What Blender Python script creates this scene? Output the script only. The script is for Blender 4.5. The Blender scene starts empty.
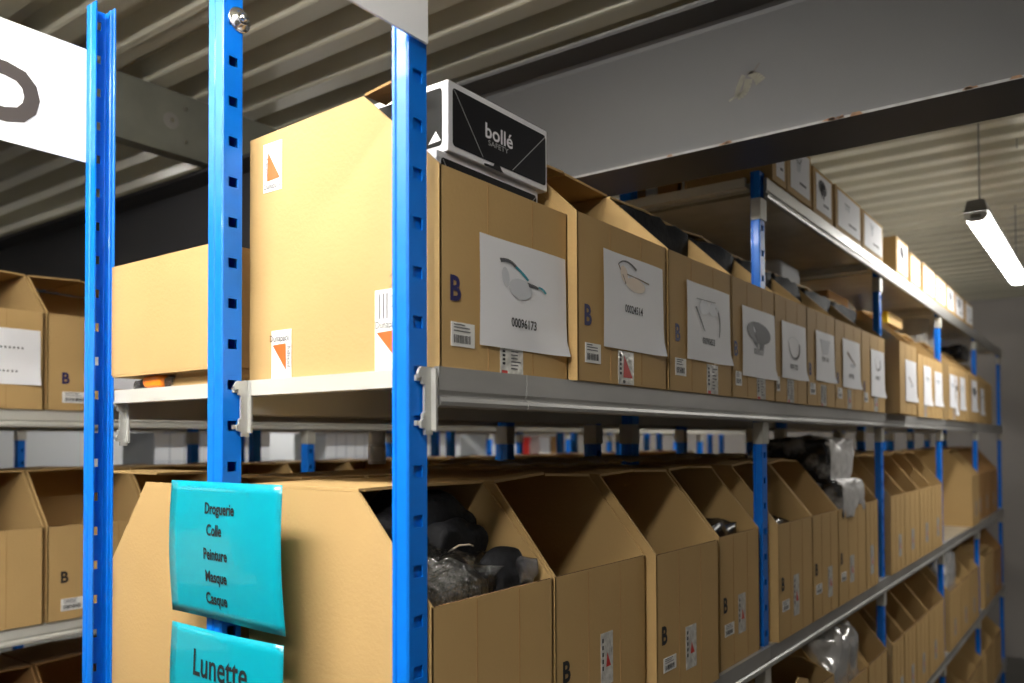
import bpy, bmesh, math, random
from mathutils import Vector, Matrix, noise
random.seed(7)
S = bpy.context.scene
COL = S.collection

# ------------------------------------------------------------------ camera, world, exposure
cd = bpy.data.cameras.new('camera'); cam = bpy.data.objects.new('camera', cd); COL.objects.link(cam)
Rv = Vector((.8052, .5930, -.0037)); Fv = Vector((-.5929, .8050, .0211)); Uv = Rv.cross(Fv).normalized()
Rv = Fv.cross(Uv).normalized()
cam.matrix_world = Matrix(((Rv.x, Uv.x, -Fv.x, .7935), (Rv.y, Uv.y, -Fv.y, -.8576), (Rv.z, Uv.z, -Fv.z, 0), (0, 0, 0, 1)))
cd.sensor_width = 36; cd.lens = 826.7 / 1024 * 36; cd.shift_y = 81.6 / 1024; cd.clip_start = .02; cd.clip_end = 60
cd.dof.use_dof = True; cd.dof.focus_distance = 1.5; cd.dof.aperture_fstop = 3.2
S.camera = cam
w = bpy.data.worlds.new('world'); S.world = w; w.use_nodes = True
w.node_tree.nodes['Background'].inputs[0].default_value = (.8, .85, .95, 1); w.node_tree.nodes['Background'].inputs[1].default_value = .05
S.view_settings.view_transform = 'Standard'; S.view_settings.look = 'None'; S.view_settings.gamma = 1
S.view_settings.use_curve_mapping = False
S.view_settings.exposure = 1.75
TUBE = 21.0            # strength of the fluorescent diffusers

# ------------------------------------------------------------------ materials
M = {}
def mat(name, col, rough=.6, metal=0., spec=.5, emit=None, bump=0., bscale=60., var=0., vscale=6., stretch=None, coat=0., trans=0., alpha=1.):
    m = bpy.data.materials.new(name); m.use_nodes = True; nt = m.node_tree; b = nt.nodes['Principled BSDF']
    b.inputs['Base Color'].default_value = (*col, 1); b.inputs['Roughness'].default_value = rough
    b.inputs['Metallic'].default_value = metal; b.inputs['Specular IOR Level'].default_value = spec
    b.inputs['Coat Weight'].default_value = coat; b.inputs['Transmission Weight'].default_value = trans; b.inputs['Alpha'].default_value = alpha
    if emit: b.inputs['Emission Color'].default_value = (*emit[0], 1); b.inputs['Emission Strength'].default_value = emit[1]
    L = nt.links
    if bump or var:
        tc = nt.nodes.new('ShaderNodeTexCoord'); mp = nt.nodes.new('ShaderNodeMapping'); L.new(tc.outputs['Object'], mp.inputs[0])
        if stretch: mp.inputs['Scale'].default_value = stretch
    if var:
        n = nt.nodes.new('ShaderNodeTexNoise'); n.inputs['Scale'].default_value = vscale; n.inputs['Detail'].default_value = 5; L.new(mp.outputs[0], n.inputs[0])
        r = nt.nodes.new('ShaderNodeValToRGB'); r.color_ramp.elements[0].position = .3; r.color_ramp.elements[1].position = .7
        r.color_ramp.elements[0].color = (*[c * (1 - var) for c in col], 1); r.color_ramp.elements[1].color = (*[min(1, c * (1 + var)) for c in col], 1)
        L.new(n.outputs[0], r.inputs[0]); L.new(r.outputs[0], b.inputs['Base Color'])
    if bump:
        n2 = nt.nodes.new('ShaderNodeTexNoise'); n2.inputs['Scale'].default_value = bscale; n2.inputs['Detail'].default_value = 4; L.new(mp.outputs[0], n2.inputs[0])
        bp = nt.nodes.new('ShaderNodeBump'); bp.inputs['Strength'].default_value = bump; bp.inputs['Distance'].default_value = .004
        L.new(n2.outputs[0], bp.inputs['Height']); L.new(bp.outputs[0], b.inputs['Normal'])
    M[name] = m; return m
CARD = (.51, .335, .14)
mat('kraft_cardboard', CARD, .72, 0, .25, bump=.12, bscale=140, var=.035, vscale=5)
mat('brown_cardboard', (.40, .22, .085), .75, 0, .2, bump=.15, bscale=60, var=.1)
mat('dark_flap_cardboard', (.20, .125, .06), .55, 0, .4, bump=.2, bscale=40, var=.25)
def corr():
    m = mat('corrugated_edge', (.30, .17, .07), .9, 0, .1); nt = m.node_tree; b = nt.nodes['Principled BSDF']
    tc = nt.nodes.new('ShaderNodeTexCoord'); wv = nt.nodes.new('ShaderNodeTexWave'); wv.bands_direction = 'Y'; wv.inputs['Scale'].default_value = 36
    r = nt.nodes.new('ShaderNodeValToRGB'); r.color_ramp.elements[0].color = (.015, .008, .008, 1); r.color_ramp.elements[1].color = (.30, .18, .085, 1)
    r.color_ramp.elements[0].position = .5; r.color_ramp.elements[1].position = .65
    nt.links.new(tc.outputs['Object'], wv.inputs[0]); nt.links.new(wv.outputs[1], r.inputs[0]); nt.links.new(r.outputs[0], b.inputs['Base Color'])
corr()
mat('blue_paint', (.0, .175, .74), .42, 0, .4, coat=.1, bump=.03, bscale=90, var=.06, vscale=14)
mat('galvanised_steel', (.43, .425, .41), .42, .55, .5, bump=.05, bscale=25, var=.12, vscale=14, stretch=(1, .25, 1))
mat('shelf_deck', (.66, .63, .55), .30, .5, .5, bump=.04, bscale=18, var=.1, vscale=10)
mat('cream_paint', (.52, .51, .46), .4, 0, .5, var=.04)
mat('grey_zinc', (.55, .55, .52), .38, .4, .5, var=.08, vscale=25)
mat('white_paper', (.83, .83, .86), .6, 0, .4, bump=.14, bscale=9, var=.02)
mat('sign_card', (.86, .86, .87), .45, 0, .5, bump=.05, bscale=5)
mat('sticker_paper', (.80, .79, .76), .5)
mat('film_tape', (.70, .69, .65), .16, .15, .7, bump=.9, bscale=55, var=.25, vscale=60)
mat('navy_ink', (.012, .010, .09), .6); mat('black_ink', (.012, .012, .014), .6); mat('grey_ink', (.10, .10, .11), .6)
mat('sign_ink', (.06, .05, .045), .6); mat('orange_ink', (.80, .13, .02), .5); mat('red_ink', (.55, .03, .02), .5)
mat('teal_ink', (.02, .30, .38), .5); mat('pale_lens_ink', (.60, .62, .66), .5); mat('tan_lens_ink', (.70, .58, .46), .5); mat('brown_ink', (.16, .09, .05), .5)
mat('cyan_laminate', (.0, .35, .45), .30, 0, .6, coat=.5, bump=.10, bscale=5)
mat('carton_white', (.82, .81, .84), .35, 0, .5); mat('carton_black', (.010, .010, .012), .5, 0, .25); mat('carton_grey', (.014, .014, .013), .6, 0, .1); mat('silver_line', (.45, .45, .45), .3)
mat('edge_highlight', (.21, .205, .20), .5, .2, .4, var=.25, vscale=40)
mat('beam_paint', (.070, .069, .070), .5, 0, .45, bump=.06, bscale=6, var=.06, vscale=3)
mat('shaded_beam_paint', (.055, .054, .058), .5, 0, .4, var=.06, vscale=3)
mat('purlin_steel', (.19, .19, .155), .5, .2, .4, var=.12, vscale=8)
mat('deck_sheet', (.56, .535, .43), .45, .1, .5, var=.10, vscale=3, stretch=(.25, 2, 1))
mat('rust', (.20, .11, .06), .9, var=.4, vscale=40)
mat('residue', (.15, .14, .11), .8, var=.2, vscale=50)
mat('chrome', (.7, .7, .7), .2, 1.)
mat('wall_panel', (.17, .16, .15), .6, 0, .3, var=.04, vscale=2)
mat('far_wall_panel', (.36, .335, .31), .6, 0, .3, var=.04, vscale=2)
mat('white_wall', (.72, .74, .76), .6, 0, .3, var=.04, vscale=2)
mat('concrete', (.13, .125, .115), .45, 0, .4, bump=.05, bscale=12, var=.12, vscale=3)
mat('lamp_housing', (.22, .21, .19), .5)
mat('diffuser', (.9, .9, .9), .4, emit=((1.0, .97, .92), TUBE)); mat('diffuser_dim', (.9, .9, .9), .4, emit=((1.0, .97, .92), TUBE * .58))
mat('black_fabric', (.007, .007, .008), .7, 0, .15, bump=.6, bscale=90, var=.4, vscale=30)
mat('grey_mesh_fabric', (.17, .165, .15), .7, 0, .3, bump=.8, bscale=220, var=.35, vscale=120)
mat('silver_bag', (.88, .88, .88), .22, .7, .6, bump=.8, bscale=20, var=.15, vscale=12)
mat('orange_plastic', (.95, .22, .01), .35, var=.2, vscale=20)
mat('red_plastic', (.75, .03, .02), .4); mat('white_plastic', (.74, .74, .72), .35); mat('yellow_plastic', (.80, .55, .03), .4); mat('green_plastic', (.03, .22, .12), .5)
mat('tin', (.50, .47, .42), .3, .8); mat('pack_black', (.012, .012, .014), .22, 0, .6, bump=.7, bscale=16, var=.5, vscale=14)
mm = mat('pack_mottled', (.3, .3, .3), .16, 0, .6, bump=.8, bscale=18, var=.5, vscale=11, coat=.4)
for nd in mm.node_tree.nodes:
    if nd.type == 'VALTORGB': nd.color_ramp.elements[0].position = .5; nd.color_ramp.elements[1].position = .62; nd.color_ramp.elements[0].color = (.010, .010, .011, 1); nd.color_ramp.elements[1].color = (.38, .37, .36, 1)
mat('pack_white', (.66, .65, .64), .25, .1, .6, bump=.9, bscale=22, var=.22, vscale=26)
mat('wire_cream', (.5, .45, .33), .5); mat('grid_white', (.66, .69, .73), .5); mat('grid_line', (.30, .34, .40), .5); mat('pvc', (.24, .24, .23), .5)
def film():
    m = bpy.data.materials.new('clear_film'); m.use_nodes = True; nt = m.node_tree; nt.nodes.remove(nt.nodes['Principled BSDF'])
    o = nt.nodes['Material Output']; t = nt.nodes.new('ShaderNodeBsdfTransparent'); t.inputs[0].default_value = (.93, .93, .94, 1)
    g = nt.nodes.new('ShaderNodeBsdfGlossy'); g.inputs['Roughness'].default_value = .2; g.inputs[0].default_value = (.9, .9, .9, 1)
    fr = nt.nodes.new('ShaderNodeFresnel'); fr.inputs[0].default_value = 2.1; mx = nt.nodes.new('ShaderNodeMixShader')
    n = nt.nodes.new('ShaderNodeTexNoise'); n.inputs['Scale'].default_value = 26; bp = nt.nodes.new('ShaderNodeBump'); bp.inputs['Strength'].default_value = .8; bp.inputs['Distance'].default_value = .01
    nt.links.new(n.outputs[0], bp.inputs['Height']); nt.links.new(bp.outputs[0], g.inputs['Normal']); nt.links.new(bp.outputs[0], fr.inputs['Normal'])
    nt.links.new(fr.outputs[0], mx.inputs[0]); nt.links.new(t.outputs[0], mx.inputs[1]); nt.links.new(g.outputs[0], mx.inputs[2]); nt.links.new(mx.outputs[0], o.inputs[0])
    M['clear_film'] = m
film()

# ------------------------------------------------------------------ mesh helpers
class MB:
    def __init__(s): s.v = []; s.f = []; s.mi = []; s.mats = []
    def m(s, name):
        if name not in s.mats: s.mats.append(name)
        return s.mats.index(name)
    def face(s, pts, mt):
        k = len(s.v); s.v += [tuple(p) for p in pts]; s.f.append(tuple(range(k, k + len(pts)))); s.mi.append(s.m(mt))
    def box(s, x0, x1, y0, y1, z0, z1, mt, top=None):
        k = len(s.v); s.v += [(x, y, z) for z in (z0, z1) for y in (y0, y1) for x in (x0, x1)]
        for i, f in enumerate([(0, 2, 3, 1), (4, 5, 7, 6), (0, 1, 5, 4), (2, 6, 7, 3), (0, 4, 6, 2), (1, 3, 7, 5)]):
            s.f.append(tuple(k + a for a in f)); s.mi.append(s.m(top if (top and i == 1) else mt))
    def prism(s, poly, fn, a, b, mt):      # poly: 2D points; fn(u, v, t) -> xyz; extruded t from a to b
        n = len(poly); k = len(s.v); s.v += [fn(u, v, a) for u, v in poly] + [fn(u, v, b) for u, v in poly]; i = s.m(mt)
        s.f.append(tuple(range(k + n - 1, k - 1, -1))); s.mi.append(i); s.f.append(tuple(range(k + n, k + 2 * n))); s.mi.append(i)
        for j in range(n): s.f.append((k + j, k + (j + 1) % n, k + n + (j + 1) % n, k + n + j)); s.mi.append(i)
    def tube(s, pts, r, mt, n=8):
        pts = [Vector(p) for p in pts]; rings = []; i = s.m(mt)
        for j, p in enumerate(pts):
            d = (pts[min(j + 1, len(pts) - 1)] - pts[max(j - 1, 0)]).normalized(); a = d.orthogonal().normalized() if j == 0 else (a - d * a.dot(d)).normalized(); b = d.cross(a)
            k = len(s.v); rings.append(k); s.v += [tuple(p + (a * math.cos(2 * math.pi * q / n) + b * math.sin(2 * math.pi * q / n)) * r) for q in range(n)]
        for j in range(len(rings) - 1):
            for q in range(n): s.f.append((rings[j] + q, rings[j] + (q + 1) % n, rings[j + 1] + (q + 1) % n, rings[j + 1] + q)); s.mi.append(i)
        s.f.append(tuple(rings[0] + q for q in range(n - 1, -1, -1))); s.mi.append(i); s.f.append(tuple(rings[-1] + q for q in range(n))); s.mi.append(i)
    def cyl(s, c, r0, r1, z0, z1, mt, n=24): s.lathe(c, [(r0, z0), (r1, z1)], mt, n)
    def lathe(s, c, prof, mt, n=24):
        k = len(s.v); i = s.m(mt)
        for r, z in prof: s.v += [(c[0] + r * math.cos(2 * math.pi * q / n), c[1] + r * math.sin(2 * math.pi * q / n), c[2] + z) for q in range(n)]
        for j in range(len(prof) - 1):
            for q in range(n): s.f.append((k + j * n + q, k + j * n + (q + 1) % n, k + (j + 1) * n + (q + 1) % n, k + (j + 1) * n + q)); s.mi.append(i)
        s.f.append(tuple(k + q for q in range(n - 1, -1, -1))); s.mi.append(i); e = k + (len(prof) - 1) * n; s.f.append(tuple(e + q for q in range(n))); s.mi.append(i)
    def mesh(s, name, smooth=False):
        me = bpy.data.meshes.new(name); me.from_pydata(s.v, [], s.f)
        for q in s.mats: me.materials.append(M[q])
        for p, i in zip(me.polygons, s.mi): p.material_index = i; p.use_smooth = smooth
        me.update(); return me
    def build(s, name, parent=None, loc=None, smooth=False): return link(name, s.mesh(name, smooth), parent, loc)
def link(name, me, parent=None, loc=None):
    o = bpy.data.objects.new(name, me); COL.objects.link(o)
    if parent: o.parent = parent
    if loc: o.location = loc
    return o
def tag(o, label=None, cat=None, group=None, kind=None):
    if label: o['label'] = label
    if cat: o['category'] = cat
    if group: o['group'] = group
    if kind: o['kind'] = kind
    return o
def thing(name, loc, label, cat, group=None, rz=0.):
    o = bpy.data.objects.new(name, None); COL.objects.link(o); o.location = loc; o.rotation_euler = (0, 0, rz); o.empty_display_size = .05
    return tag(o, label, cat, group)
_tc = {}
def text2d(body, size, sx=1., bold=0.):                   # triangles of a line of text, centred: (points, faces)
    key = (body, size, sx, bold)
    if key not in _tc:
        cu = bpy.data.curves.new('t', 'FONT'); cu.body = body; cu.size = size; cu.align_x = 'CENTER'; cu.align_y = 'CENTER'; cu.resolution_u = 3; cu.offset = bold
        o = bpy.data.objects.new('t', cu); COL.objects.link(o); dg = bpy.context.evaluated_depsgraph_get(); me = o.evaluated_get(dg).to_mesh()
        _tc[key] = ([(v.co.x * sx, v.co.y) for v in me.vertices], [tuple(p.vertices) for p in me.polygons])
        o.evaluated_get(dg).to_mesh_clear(); bpy.data.objects.remove(o); bpy.data.curves.remove(cu)
    return _tc[key]
class Print(MB):                                          # flat print on a face: 2D shapes placed by fn(u, v) -> xyz
    def __init__(s, fn): super().__init__(); s.fn = fn
    def text(s, body, u, v, size, mt, sx=1., bold=0., rot=0.):
        p, f = text2d(body, size, sx, bold); k = len(s.v); c, sn = math.cos(rot), math.sin(rot)
        s.v += [s.fn(u + a * c - b * sn, v + a * sn + b * c) for a, b in p]; i = s.m(mt)
        for q in f: s.f.append(tuple(k + a for a in q)); s.mi.append(i)
    def poly(s, pts, mt): s.face([s.fn(*p) for p in pts], mt)
    def rect(s, u0, u1, v0, v1, mt): s.poly([(u0, v0), (u1, v0), (u1, v1), (u0, v1)], mt)
    def stroke(s, pts, w0, w1, mt):
        for j in range(len(pts) - 1):
            (a, b), (c, d) = pts[j], pts[j + 1]; L = math.hypot(c - a, d - b) or 1; nx, ny = -(d - b) / L, (c - a) / L; n = len(pts) - 1
            wa = (w0 + (w1 - w0) * j / n) / 2; wb = (w0 + (w1 - w0) * (j + 1) / n) / 2
            s.poly([(a - nx * wa, b - ny * wa), (c - nx * wb, d - ny * wb), (c + nx * wb, d + ny * wb), (a + nx * wa, b + ny * wa)], mt)
    def ellipse(s, u, v, a, b, mt, n=20, rot=0.):
        c, sn = math.cos(rot), math.sin(rot); P = [(a * math.cos(2 * math.pi * q / n), b * math.sin(2 * math.pi * q / n)) for q in range(n)]
        s.poly([(u + x * c - y * sn, v + x * sn + y * c) for x, y in P], mt)
def bez(a, b, c, n=8): return [((1 - t) ** 2 * a[0] + 2 * t * (1 - t) * b[0] + t * t * c[0], (1 - t) ** 2 * a[1] + 2 * t * (1 - t) * b[1] + t * t * c[1]) for t in [q / n for q in range(n + 1)]]
def crumple(name, dims, seed, amp, mt, parent=None, loc=None, freq=9., sub=3, rnd=.35, split=None, rz=0.):
    """a soft pack: a rounded block with folds and dents, its base flattened at z=0"""
    bm = bmesh.new(); bmesh.ops.create_cube(bm, size=1); bmesh.ops.subdivide_edges(bm, edges=bm.edges[:], cuts=2 ** sub - 1, use_grid_fill=True)
    for v in bm.verts:
        c = v.co.copy(); sph = c.normalized() * .56; c = c.lerp(sph, rnd); p = Vector((c.x * dims[0], c.y * dims[1], c.z * dims[2]))
        q = p * freq + Vector((seed * 3.1, seed * 1.7, seed)); d = 1 - 2 * abs(noise.noise(q)); d2 = noise.noise(q * 2.7)
        p += v.co.normalized() * amp * (d * .7 + d2 * .6); p.x = max(-dims[0] / 2, min(dims[0] / 2, p.x)); p.y = max(-dims[1] / 2, min(dims[1] / 2, p.y)); p.z = max(p.z + dims[2] / 2, 0.); v.co = p
    me = bpy.data.meshes.new(name)
    bm.normal_update()
    mats = [mt] if not split else [mt, split[0]]
    for f in bm.faces:
        f.smooth = True
        if split and split[1](f): f.material_index = 1
    bm.to_mesh(me); bm.free()
    for q in mats: me.materials.append(M[q])
    o = link(name, me, parent, loc); o.rotation_euler = (0, 0, rz); return o
def sheet(name, u, v, du, dv, mt, seed, amp, parent=None, loc=None, n=14, rz=0.):
    """a crumpled film lying flat, lowest point at z=0"""
    b = MB(); k = n + 1; Z = [[max(0., amp * (1 - 2 * abs(noise.noise(Vector((i * .55 + seed, j * .55, seed))))) + amp * .5 * noise.noise(Vector((i * 1.3, j * 1.3 + seed, 0)))) for j in range(k)] for i in range(k)]
    for i in range(k):
        for j in range(k): b.v.append((u + du * i / n + .02 * noise.noise(Vector((i, j, seed))), v + dv * j / n + .02 * noise.noise(Vector((j, i, seed + 5))), Z[i][j] + .001))
    for i in range(n):
        for j in range(n): b.f.append((i * k + j, (i + 1) * k + j, (i + 1) * k + j + 1, i * k + j + 1)); b.mi.append(b.m(mt))
    o = b.build(name, parent, loc, True); o.rotation_euler = (0, 0, rz); return o

# ------------------------------------------------------------------ the building
FLOOR, WALLY, CEIL = -2.0, 8.0, 1.30
def struct(o): o['kind'] = 'structure'; return o
b = MB(); b.box(-6.7, 3.2, -4.2, 8.2, FLOOR - .1, FLOOR, 'concrete'); struct(b.build('floor'))
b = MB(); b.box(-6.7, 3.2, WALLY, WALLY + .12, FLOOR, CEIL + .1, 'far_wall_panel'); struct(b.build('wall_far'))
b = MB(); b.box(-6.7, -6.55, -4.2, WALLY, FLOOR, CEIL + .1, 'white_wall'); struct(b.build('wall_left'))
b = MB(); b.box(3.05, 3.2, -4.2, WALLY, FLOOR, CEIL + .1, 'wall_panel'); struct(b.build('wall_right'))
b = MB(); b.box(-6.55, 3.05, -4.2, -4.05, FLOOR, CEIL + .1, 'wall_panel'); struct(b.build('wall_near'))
# corrugated ceiling sheets, ribs run along X; several sheets side by side
ceil = MB(); ceil.box(-6.55, 3.05, -4.05, WALLY, CEIL + .10, CEIL + .14, 'deck_sheet'); CE = struct(ceil.build('ceiling'))
PER = .19; y = -4.0; sh = 0
while y < WALLY - .01:
    b = MB(); prof = []
    for r in range(4):
        a = y + r * PER
        if a >= WALLY: break
        prof += [(a, CEIL), (a + .066, CEIL), (a + .072, CEIL + .006), (a + .088, CEIL + .074), (a + .164, CEIL + .074), (a + .184, CEIL + .004)]
    prof.append((min(y + 4 * PER, WALLY) + .012, CEIL - .001)); dz = -.0015 * (sh % 2); prof = [(p, q + dz) for p, q in prof if p <= WALLY]
    for (ya, za), (yb, zb) in zip(prof, prof[1:]): b.face([(-6.55, ya, za), (3.05, ya, za), (3.05, yb, zb), (-6.55, yb, zb)], 'deck_sheet')
    b.build('deck_sheet', CE); y += 4 * PER; sh += 1
for x, yy in ((-.62, .55), (-.55, .36), (-1.0, .36), (-.35, .74), (.45, 3.3), (.62, 3.49), (.8, 3.68)):
    sb = MB(); sb.cyl((x, yy, CEIL), .0022, .0022, -.045, .0, 'grey_ink', 6); sb.build('screw', CE)
# main I-beam across the room (X direction)
BZ, BT = .695, 1.06
b = MB(); fl = lambda u, v, t: (t, u, v)
b.prism([(1.0, BZ), (1.2, BZ), (1.2, BZ + .014), (1.116, BZ + .015), (1.106, BZ + .022), (1.104, BZ + .032), (1.104, BT - .032), (1.106, BT - .022), (1.116, BT - .015), (1.2, BT - .014), (1.2, BT), (1.0, BT), (1.0, BT - .014),
         (1.084, BT - .015), (1.094, BT - .022), (1.096, BT - .032), (1.096, BZ + .032), (1.094, BZ + .022), (1.084, BZ + .015), (1.0, BZ + .014)], fl, -1.45, 3.0, 'beam_paint')
beam = struct(b.build('trim_1'))
d_ = MB(); IP = [(1.0, BZ), (1.2, BZ), (1.2, BZ + .014), (1.106, BZ + .022), (1.106, BT - .022), (1.2, BT - .014), (1.2, BT), (1.0, BT), (1.0, BT - .014), (1.094, BT - .022), (1.094, BZ + .022), (1.0, BZ + .014)]
d_.prism(IP, fl, -6.5, -1.452, 'shaded_beam_paint'); struct(d_.build('trim_3'))  # left stretch of the same beam, its shade put into the colour
p = Print(lambda u, v: (u, 1.0952, v))
SX, SZ = .076, .87
p.stroke([(SX - .05, SZ - .033), (SX - .035, SZ - .026)], .006, .004, 'residue')
p.stroke(bez((SX - .012, SZ + .022), (SX - .035, SZ - .02), (SX - .028, SZ - .028), 6), .012, .014, 'residue')
p.stroke(bez((SX - .028, SZ - .028), (SX - .006, SZ - .03), (SX + .0, SZ + .01), 6), .014, .02, 'residue')
p.stroke(bez((SX + .0, SZ + .022), (SX + .02, SZ + .015), (SX + .03, SZ - .005), 6), .012, .026, 'residue')
p.stroke([(SX - .004, SZ + .024), (SX + .012, SZ + .024), (SX + .027, SZ + .042)], .008, .005, 'sign_ink')
p.build('residue_mark', beam)
p = Print(lambda u, v: (u, .9988, v)); random.seed(3)
for q in range(16):
    u = random.choice((random.uniform(-.1, .06), random.uniform(.25, .34), random.uniform(.4, .8))); l = random.uniform(.006, .035); p.poly([(u, BZ + random.uniform(0, .003)), (u + l, BZ + random.uniform(0, .002)), (u + l * .8, BZ + random.uniform(.005, .009)), (u + l * .2, BZ + random.uniform(.004, .008))], 'rust')
p.build('rust_spots', beam)
we = MB(); we.box(-1.45, 3.0, .9992, .9999, BZ + .0005, BZ + .006, 'edge_highlight'); we.box(-1.45, 3.0, .9992, .9999, BT - .006, BT - .0005, 'edge_highlight'); we.build('lit_edge_strip', beam)  # pale strips paint the highlight along the lit flange edges
# purlin with bolts, running along Y on the I-beam
b = MB(); pf = lambda u, v, t: (u, t, v)
b.prism([(-2.0, BT), (-1.994, BT), (-1.994, BT + .23), (-2.0, BT + .23)], pf, -4.0, 1.3, 'purlin_steel')
b.prism([(-2.06, BT + .0005), (-2.0, BT + .0005), (-2.0, BT + .008), (-2.06, BT + .008)], pf, -4.0, 1.3, 'purlin_steel')
b.prism([(-2.06, BT + .223), (-2.0, BT + .223), (-2.0, BT + .23), (-2.06, BT + .23)], pf, -4.0, 1.3, 'purlin_steel')
pur = struct(b.build('trim_2'))
def bolt(x, y, z, r, parent, name='bolt', big=False):
    q = MB(); T = Matrix.Rotation(math.pi / 2, 4, 'Y')
    if big: q.lathe((0, 0, 0), [(.030, 0), (.030, .002), (.014, .003), (.014, .004)], 'lamp_housing', 20)
    q.lathe((0, 0, 0), [(r, .001), (r, .006), (r * .8, .009)], 'chrome', 6)
    o = q.build(name, parent, (x, y, z)); o.rotation_euler = (0, math.pi / 2, 0)
bolt(-1.994, .825, 1.178, .010, pur, big=True); bolt(-1.994, .881, 1.237, .009, pur); bolt(-1.994, .881, 1.113, .008, pur)
sb = MB(); sb.cyl((-1.97, .99, BT - .06), .007, .007, 0, .045, 'chrome', 8); sb.build('bolt', pur)

# ------------------------------------------------------------------ fluorescent fittings
def lamp(x, y, z, L, rz, label, hung=True, dm='diffuser_dim'):
    t = thing('fluorescent_lamp', (x, y, z), label, 'lamp', None, rz)
    h = MB(); kh = 1.25 if dm == 'diffuser_dim' else 1.; zh = .037 if dm == 'diffuser_dim' else .046; h.prism([(-.034 * kh, zh), (.034 * kh, zh), (.030, .085), (-.030, .085)], lambda u, v, q: (u, q, v), -L / 2, L / 2, 'lamp_housing'); h.build('housing', t)
    k_ = .84 if dm == 'diffuser_dim' else 1.; d = MB(); d.prism([(u * k_, v) for u, v in ([(-.046, .036), (-.050, .020), (-.036, .004), (-.018, 0), (.018, 0), (.036, .004), (.050, .020), (.046, .036)] if dm == 'diffuser_dim' else [(-.030, .0459), (-.048, .026), (-.050, .016), (-.036, .004), (-.018, 0), (.018, 0), (.036, .004), (.050, .016), (.048, .026), (.030, .0459)])], lambda u, v, q: (u, q, v), -L / 2 + .02, L / 2 - .02, dm); d.build('diffuser', t)
    for s in (-1, 1):
        c = MB(); a, e = sorted((s * L / 2, s * (L / 2 - .022))); c.prism([(u * k_, v) for u, v in [(-.047, .035), (-.052, .020), (-.037, .003), (-.018, -.001), (.018, -.001), (.037, .003), (.052, .020), (.047, .035)]], lambda u, v, q: (u, q, v), a, e, 'white_plastic'); c.build('end_cap', t)
        k = MB(); k.box(-.018, .018, s * (L / 2) - .004, s * (L / 2) + .004, .010, .026, 'lamp_housing'); k.build('clip', t)
        if hung: g = MB(); g.tube([(0, s * (L / 2 - .12), .07), (0, s * (L / 2 - .12), CEIL - z + .004)], .003, 'grey_ink', 6); g.build('suspension_wire', t)
    return t
lamp(.338, 3.76, .875, 1.72, 0, 'long white fluorescent lamp hanging over the aisle right of the shelves')
lamp(-.55, -.80, 1.10, 1.7, math.pi / 2, 'fluorescent lamp hung across the near end of the racks, outside the view', dm='diffuser')
lamp(-.55, -.95, 1.10, 1.7, math.pi / 2, 'added unseen twin of the lamp across the near end, for brighter rack ends', dm='diffuser')  # second tube added to strengthen the light on the rack ends
lamp(.62, -1.55, 1.00, 1.7, 0, 'fluorescent lamp over the near end of the right aisle, above the viewer', dm='diffuser')
lamp(1.55, 4.1, .95, 2.0, 0, 'added unseen fluorescent lamp right of the aisle, to brighten the far bins')  # extra unseen lamp, added to lift the far bin fronts
lamp(-1.48, 5.4, .99, 2.0, 0, 'fluorescent lamp hanging over the aisle left of the near rack')
lamp(-3.5, 2.6, .99, 2.0, 0, 'near fluorescent lamp in the second aisle to the left')
lamp(-3.5, 6.0, .99, 2.0, 0, 'far fluorescent lamp in the second aisle to the left')
lamp(-5.75, 4.5, .99, 2.4, 0, 'fluorescent lamp along the white left wall')
b = MB(); b.tube([(.35, 4.9, 1.02), (.37, 4.9, 1.1), (.38, 4.9, 1.17), (.40, 4.9, 1.20), (.45, 4.9, 1.215), (.6, 4.9, 1.22), (3.0, 4.9, 1.22)], .012, 'pvc', 10)
tag(b.build('cable_conduit', smooth=True), 'grey conduit bending down beside the hanging lamp', 'conduit')

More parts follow.
